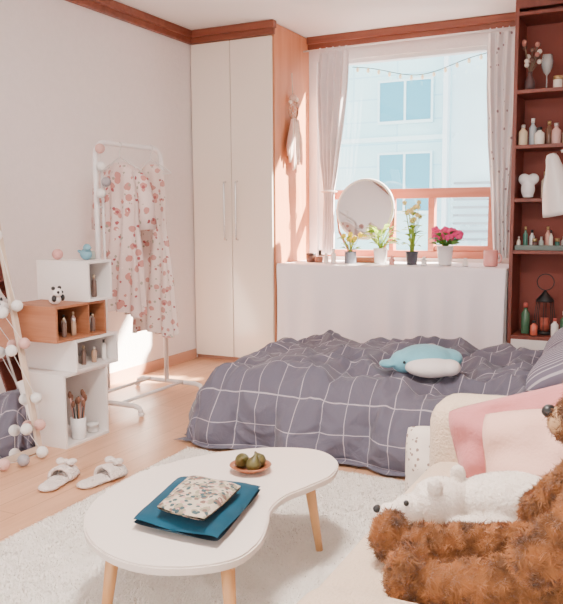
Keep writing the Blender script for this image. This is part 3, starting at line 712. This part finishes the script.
def sb(p): return tuple(p[i]+SB[i] for i in range(3))
group('polar_bear_plush',[pb,pf,ball('nose',sb((-.512,1.422,zz+.034)),(.009,.011,.008),BLACK,10),ball('eye_1',sb((-.448,1.412,zz+.060)),.006,BLACK,8),ball('eye_2',sb((-.436,1.472,zz+.064)),.006,BLACK,8)],(-.26,1.55,zz))

# ------------------------------------------------------------ teddy bear (slumped on the seat, leaning against the back)
TB=M('teddy_brown',(.30,.115,.036),.95,var=.5,vscale=26,sheen=.2)
TB2=M('teddy_muzzle',(.62,.38,.20),.95)
PAD=M('teddy_foot_pad',(.50,.27,.13),.9)
E=[((.00,1.27,zz+.13),(.13,.12,.15)),((.00,1.25,zz+.05),(.16,.12,.09)),((-.02,1.29,zz+.335),(.105,.10,.095)),((-.10,1.275,zz+.30),(.048,.045,.038)),
   ((-.02,1.375,zz+.42),(.035,.035,.03)),((.00,1.205,zz+.425),(.035,.035,.03))]
E+=limb((-.05,1.31,zz+.060),(-.37,1.292,zz+.034),.060,.033)+[((-.425,1.292,zz+.040),(.030,.042,.044))]
E+=limb((-.05,1.19,zz+.060),(-.30,1.145,zz+.038),.062,.036)+[((-.345,1.14,zz+.048),(.030,.045,.052))]
E+=limb((-.06,1.36,zz+.21),(-.17,1.38,zz+.10),.044,.036)+limb((-.03,1.15,zz+.22),(-.14,1.11,zz+.13),.046,.038)
tb=blob('body',E,TB,.007,3)
for v in tb.data.vertices:
    v.co+=v.normal*(.006*noise.noise(v.co*38)+.004*noise.noise(v.co*90))
tf=fur('fur',tb,170000,.0085,.0008,TB,curl=1.8,clump=150)
group('teddy_bear',[tb,tf,ball('nose',(-.150,1.27,zz+.312),(.012,.016,.011),BLACK,10),ball('eye_1',(-.105,1.235,zz+.365),.009,BLACK,8),ball('eye_2',(-.112,1.315,zz+.365),.009,BLACK,8),
   ball('muzzle',(-.118,1.272,zz+.298),(.036,.036,.030),TB2,14),ball('foot_pad_1',(-.447,1.292,zz+.042),(.014,.028,.030),PAD,14),ball('foot_pad_2',(-.368,1.14,zz+.048),(.014,.030,.034),PAD,14)],(0.0,1.25,zz))

# ------------------------------------------------------------ garment rack
rx=-2.66;y0,y1=3.17,3.76;H=1.44
pts=[(rx,y0,.05)]+[(rx,y0,H-.08)]+[(rx,y0+.08-.08*math.cos(t*pi/12),H-.08+.08*math.sin(t*pi/12)) for t in range(1,7)]+[(rx,y1-.08+.08*math.sin(t*pi/12),H-.08+.08*math.cos(t*pi/12)) for t in range(0,6)]+[(rx,y1,H-.08),(rx,y1,.05)]
P=[tube('frame',pts,.014,METALW,12)]
P.append(tube('inner_post',[(rx,y0+.05,.12),(rx,y0+.05,H-.10)],.007,METALW,8)); 
for k,z in enumerate((.12,.45,.8,1.1,H-.12)): P.append(tube(f'rung_{k}',[(rx,y0,z),(rx,y0+.05,z)],.005,METALW,6))
for k,y in enumerate((y0,y1)):
    P.append(tube(f'foot_{k}',[(rx-.22,y,.018),(rx-.21,y,.045),(rx-.18,y,.055),(rx+.20,y,.055),(rx+.24,y,.045),(rx+.25,y,.018)],.014,METALW,10))
    P.append(ball(f'cap_{k}a',(rx+.25,y,.014),(.018,.018,.014),METALW,10)); P.append(ball(f'cap_{k}b',(rx-.22,y,.014),(.018,.018,.014),METALW,10))
P.append(tube('lower_bar_1',[(rx-.12,y0,.06),(rx-.12,y1,.06)],.010,METALW,8)); P.append(tube('lower_bar_2',[(rx+.12,y0,.06),(rx+.12,y1,.06)],.010,METALW,8))
group('garment_rack',P,(rx,(y0+y1)/2,0))
DR=floral('dress_floral',(.74,.58,.54),[((.55,.24,.21),.34),((.36,.08,.09),.20),((.34,.31,.24),.20),((.84,.68,.62),.16)],17)
DR2=floral('dress_floral_cream',(.82,.67,.61),[((.60,.29,.25),.32),((.40,.12,.12),.18),((.42,.38,.29),.18)],20)
HG=M('hanger_wire',(.75,.72,.70),.3,metal=.3)
def dress(name,yc,rot,prof,sleeves,xo=0,mat=None):
    mat=mat or DR
    P=[];cr,sr=math.cos(rot),math.sin(rot)
    def tp(lx,ly,z): return (rx+xo+lx*cr-ly*sr, yc+lx*sr+ly*cr, z)
    z0=H-.013
    P.append(tube('hanger',[tp(.0,0,z0+.022),tp(.014,0,z0+.018),tp(.016,0,z0),tp(.0,0,z0-.025),tp(0,0,z0-.055),tp(.15,0,z0-.13),tp(.155,0,z0-.14),tp(-.155,0,z0-.14),tp(-.15,0,z0-.13),tp(0,0,z0-.055)],.003,HG,6))
    V=[];F=[];seg=72;rows=46
    for r in range(rows+1):
        t=r/rows*(len(prof)-1); i=min(int(t),len(prof)-2); f=t-i
        z,w,d=[prof[i][k]*(1-f)+prof[i+1][k]*f for k in range(3)]
        dn=r/rows
        for s in range(seg):
            th=2*pi*s/seg; c=math.cos(th); sn=math.sin(th)
            fold=1+dn*.45*math.sin(th*9+2*math.sin(z*4))+.14*noise.noise(Vector((c*2,sn*2,z*5)))
            V.append(tp(w*c*(1+.08*dn*math.sin(th*9)),d*sn*fold,z+.016*math.sin(th*3)*dn))
    for r in range(rows):
        for s in range(seg): F.append((r*seg+s,r*seg+(s+1)%seg,(r+1)*seg+(s+1)%seg,(r+1)*seg+s))
    P.append(mesh('cloth',V,F,mat,True))
    for k,sd in enumerate(sleeves):
        pts=[tp(sd*.11,0,H-.15),tp(sd*.155,0,H-.20),tp(sd*.175,.01,H-.32),tp(sd*.18,.015,H-.46)]
        P.append(tube(f'sleeve_{k}',pts,.03,mat,14,radii=[.025,.038,.042,.048]))
    return group(name,P,(rx,yc,H-.2))
dress('hanging_dress',3.36,-.1,[(H-.10,.035,.02),(H-.13,.10,.03),(H-.17,.13,.04),(H-.40,.115,.045),(H-.60,.13,.055),(H-.92,.15,.055)],(1,-1),.01)
dress('hanging_dress',3.585,-.15,[(H-.10,.04,.02),(H-.14,.09,.03),(H-.25,.10,.035),(H-.45,.10,.04),(H-.75,.14,.05),(H-1.06,.17,.055)],(),.05,DR2)

# ------------------------------------------------------------ stacked box shelf unit
def obox(name,x0,x1,ya,yb,za,zb,mat,back=True,t=.012):
    P=[box('a',(x0,ya,za),(x1,yb,za+t),mat,.001),box('b',(x0,ya,zb-t),(x1,yb,zb),mat,.001),box('c',(x0,ya,za+t),(x1,ya+t,zb-t),mat,.001),box('d',(x0,yb-t,za+t),(x1,yb,zb-t),mat,.001),box('e',(x0,ya+t,za+t),(x0+t,yb-t,zb-t),mat,.001)]
    return join(name,P)
BW_=M('box_white',(.84,.78,.75),.5)
P=[obox('box_bottom',-2.67,-2.375,2.565,2.865,0,.34,BW_),obox('box_third',-2.67,-2.365,2.64,2.94,.341,.49,BW_),
   obox('box_wood',-2.67,-2.375,2.53,2.87,.491,.655,BOXW),obox('box_top',-2.68,-2.365,2.74,2.91,.656,.845,BW_)]
P.append(box('divider',(-2.65,2.75,.50),(-2.38,2.757,.645),BOXW))
group('storage_box_shelf',P,(-2.5,2.72,0))
cols=[(.78,.74,.70),(.70,.36,.30),(.16,.10,.08),(.82,.80,.78),(.42,.26,.17),(.72,.52,.46)]
def minis(ya,yb,z,n,hmax,x=-2.42):
    for i in range(n):
        y=ya+(yb-ya)*i/(n-1) if n>1 else ya
        h=hmax*random.uniform(.6,1); r=random.uniform(.010,.0125)
        bottle('cosmetic_bottle',x-.03*(i%2),y,z,r,h,M(f'mini_{i%6}',cols[i%6],.3),M(f'minicap_{i%3}',[(.05,.05,.05),(.8,.78,.76),(.6,.45,.3)][i%3],.35),.7)
minis(2.775,2.88,.669,4,.13); minis(2.565,2.725,.504,6,.115); minis(2.78,2.85,.504,4,.11); minis(2.68,2.90,.354,7,.10)
P=[lathe('cup',[(.032,0),(.034,.004),(.036,.10),(.033,.10),(.031,.008),(0,.008)],(-2.42,2.70,.013),M('cup_white',(.85,.83,.82),.3))]
for k in range(9):
    a=k*.8; tip=Vector((-2.42+.035*math.cos(a),2.70+.035*math.sin(a),.013+.17+.02*(k%3)))
    P.append(tube(f'brush_{k}',[(-2.42+.012*math.cos(a),2.70+.012*math.sin(a),.025),tip],.0035,[BLACK,BOXW,M('rose',(.7,.4,.35),.4)][k%3],6)); P.append(ball(f'tip_{k}',tip,(.009,.009,.018),M('bristle',(.18,.08,.05),.9),8))
g=group('makeup_brush_cup',P,(-2.42,2.70,.013))
lathe('cream_jar',[(.026,0),(.028,.004),(.028,.03),(.03,.03),(.03,.045),(0,.046)],(-2.43,2.81,.013),M('jar_w',(.8,.78,.76),.3))
zt=.6555
P=[ball('body',(-2.45,2.61,zt+.024),(.03,.026,.024),BW,14),ball('head',(-2.43,2.605,zt+.055),(.024,.024,.021),BW,14),ball('ear_1',(-2.435,2.585,zt+.076),.009,BLACK,8),ball('ear_2',(-2.435,2.625,zt+.076),.009,BLACK,8),
   ball('patch_1',(-2.412,2.592,zt+.058),(.006,.007,.007),BLACK,8),ball('patch_2',(-2.410,2.614,zt+.058),(.006,.007,.007),BLACK,8),ball('arm_1',(-2.43,2.583,zt+.03),(.012,.01,.016),BLACK,8),ball('arm_2',(-2.43,2.637,zt+.03),(.012,.01,.016),BLACK,8)]
group('panda_figurine',P,(-2.45,2.61,zt))
zt=.8455
BB=M('bird_blue',(.16,.34,.42),.5); 
o=blob('bird_figurine',[((-2.45,2.83,zt+.028),(.032,.024,.028)),((-2.43,2.815,zt+.060),(.020,.018,.018)),((-2.49,2.845,zt+.034),(.028,.011,.009),(0,.4,0)),((-2.406,2.81,zt+.059),(.009,.005,.005)),((-2.45,2.83,zt+.004),(.016,.014,.004))],BB,.003,2)
lathe('cream_jar',[(.022,0),(.024,.004),(.024,.03),(.02,.04),(0,.041)],(-2.47,2.885,zt),M('jar_g',(.38,.42,.38),.3),16)
ball('pink_pompom',(-2.60,2.80,zt+.026),.026,M('pompom_pink',(.72,.36,.33),.95,bump=.6,bscale=200))

# ------------------------------------------------------------ standing mirror
MF=M('mirror_frame_wood',(.66,.52,.40),.5,var=.1,vscale=10)
ang=math.atan(.194); my0,my1=2.06,2.50; mh=1.62
def mp(y,s,d=0):
    return (-2.46-s*math.sin(ang)+d*math.cos(ang), y, .004+s*math.cos(ang)+d*math.sin(ang))
def mbox(name,ya,yb,sa_,sb_,da,db,mat):
    V=[mp(y,s,d) for y in (ya,yb) for s in (sa_,sb_) for d in (da,db)]
    return mesh(name,V,[(0,1,3,2),(4,6,7,5),(0,4,5,1),(2,3,7,6),(0,2,6,4),(1,5,7,3)],mat)
P=[mbox('frame_right',my1-.025,my1,0,mh,-.02,.008,MF),mbox('frame_left',my0,my0+.025,0,mh,-.02,.008,MF),mbox('frame_top',my0+.025,my1-.025,mh-.025,mh,-.02,.008,MF),mbox('frame_bottom',my0+.025,my1-.025,0,.025,-.02,.008,MF),
   mbox('glass',my0+.025,my1-.025,.025,mh-.025,-.012,0,MIRROR)]
P.append(tube('rear_leg',[mp((my0+my1)/2,1.3,-.02),(XL+.06,(my0+my1)/2,.012)],.011,MF,8))
group('standing_mirror',P,(-2.5,2.28,0))
W1=M('cotton_white',(.84,.81,.78),.95,bump=.5,bscale=150); W2=M('cotton_pink',(.74,.44,.39),.95,bump=.5,bscale=150); W3=M('cotton_grey',(.38,.35,.37),.95,bump=.5,bscale=150)
cm=[W1,W2,W1,W3]
seq=[(my1-.02,1.20),(my1-.06,.98),(my1-.02,.66),(my1-.11,.64),(my1-.02,.49),(my1-.10,.47),(my1-.01,.24),(my1-.02,.12),(my1-.10,.12)]
pp=[mp(y,s,.036) for y,s in seq]+[(-2.38,2.42,.03),(-2.37,2.30,.03),(-2.40,2.22,.03),(-2.36,2.10,.03)]
P=[tube('string',pp,.0015,M('string',(.75,.72,.7),.8),5)]
for i,p in enumerate(pp): P.append(ball('b',p,.026,cm[[0,0,0,0,1,0,0,1,0,0,3,1,0][i]],14))
join('cotton_ball_garland',P)
pp=[(rx+.045,y0-.015,H-.04),(rx+.045,y0-.01,H-.13),(rx+.05,y0+.02,H-.21),(rx+.055,y0-.03,H-.27)]
P=[tube('string',pp,.0015,M('string',(.75,.72,.7),.8),5)]
for i,p in enumerate(pp): P.append(ball('b',p,.026,cm[(i*3+1)%4],14))
join('cotton_ball_garland.001',P)

# ------------------------------------------------------------ slippers
SL=M('slipper_fleece',(.84,.72,.66),.95,bump=.7,bscale=110,ttype='V',sheen=.3)
def slipper(name,x,y,rot,L=.25,w=.10):
    cr,sr=math.cos(rot),math.sin(rot)
    def T(lx,ly,lz): return (x+lx*cr-ly*sr,y+lx*sr+ly*cr,lz)
    sole=[((T(s*L/2,0,.013)),(.05,w/2*(.92+.1*s),.013),(0,0,rot)) for s in (-.62,-.3,0,.3,.6)]
    a=blob('sole',sole,SL,.005,4)
    V=[];F=[];n=14;m=16
    for i in range(n+1):
        s=i/n; lx=L*(.0+.48*s); hw=w/2*1.06*math.sqrt(max(0,1-max(0,(s-.35)/.66)**2.2))
        hh=.052*(1-.55*s*s)*(1 if s<.9 else .8)
        for k in range(m+1):
            th=pi*k/m; V.append(T(lx,hw*math.cos(th),.012+hh*math.sin(th)))
    for i in range(n):
        for k in range(m): q=i*(m+1)+k; F.append((q,q+1,q+m+2,q+m+1))
    u=mesh('upper',V,F,SL,True); sd=u.modifiers.new('s','SOLIDIFY'); sd.thickness=.012; baked(u)
    b1=blob('bow',[(T(.06,.025,.068),(.024,.018,.013),(0,0,rot+.4)),(T(.06,-.025,.068),(.024,.018,.013),(0,0,rot-.4)),(T(.06,0,.068),(.010,.010,.012))],SL,.004,2)
    return group(name,[a,u,b1],(x,y,0))
slipper('slipper',-2.10,2.22,pi/2+.25)
slipper('slipper',-1.955,2.31,pi/2-.12)

# ------------------------------------------------------------ lights, world, camera
w=bpy.data.worlds.new('World'); scene.world=w; w.use_nodes=True
bg=w.node_tree.nodes['Background']; bg.inputs['Color'].default_value=(1,.965,.945,1); bg.inputs['Strength'].default_value=4.0
sd=bpy.data.lights.new('sun','SUN'); sd.energy=90; sd.angle=.03; sd.color=(1,.88,.74)
so=bpy.data.objects.new('sun',sd); COL.objects.link(so)
so.rotation_euler=Vector((-1.2,-1.0,-1.2)).to_track_quat('-Z','Y').to_euler(); so.location=(6,9,6)
P=[lathe('fill_lamp_dome',[(.22,0),(.24,.02),(.24,.05),(.22,.065)],(-.9,1.6,ZC-.066),M('fill_lamp_frame',(.85,.85,.85),.5),32)]  # invented ceiling fixture that houses the added fill light
ld=bpy.data.lights.new('added_fill_light','AREA'); ld.shape='DISK'; ld.size=.42; ld.energy=80; ld.color=(1,.92,.86)  # fill light added under the ceiling to brighten the room
lo=bpy.data.objects.new('added_fill_light',ld); COL.objects.link(lo); lo.location=(-.9,1.6,ZC-.07)
group('added_fill_lamp',P+[lo],(-.9,1.6,ZC-.07))

cd=bpy.data.cameras.new('camera'); cd.sensor_fit='VERTICAL'; cd.sensor_height=36; cd.lens=36*760/604; cd.clip_start=.05
co=bpy.data.objects.new('camera',cd); COL.objects.link(co); co.location=(0,0,1.05)
Rm=Euler((math.radians(90-6.5),0,math.radians(26.5))).to_matrix()@Matrix.Rotation(math.radians(-.4),3,'Z')
co.rotation_euler=Rm.to_euler()
scene.camera=co
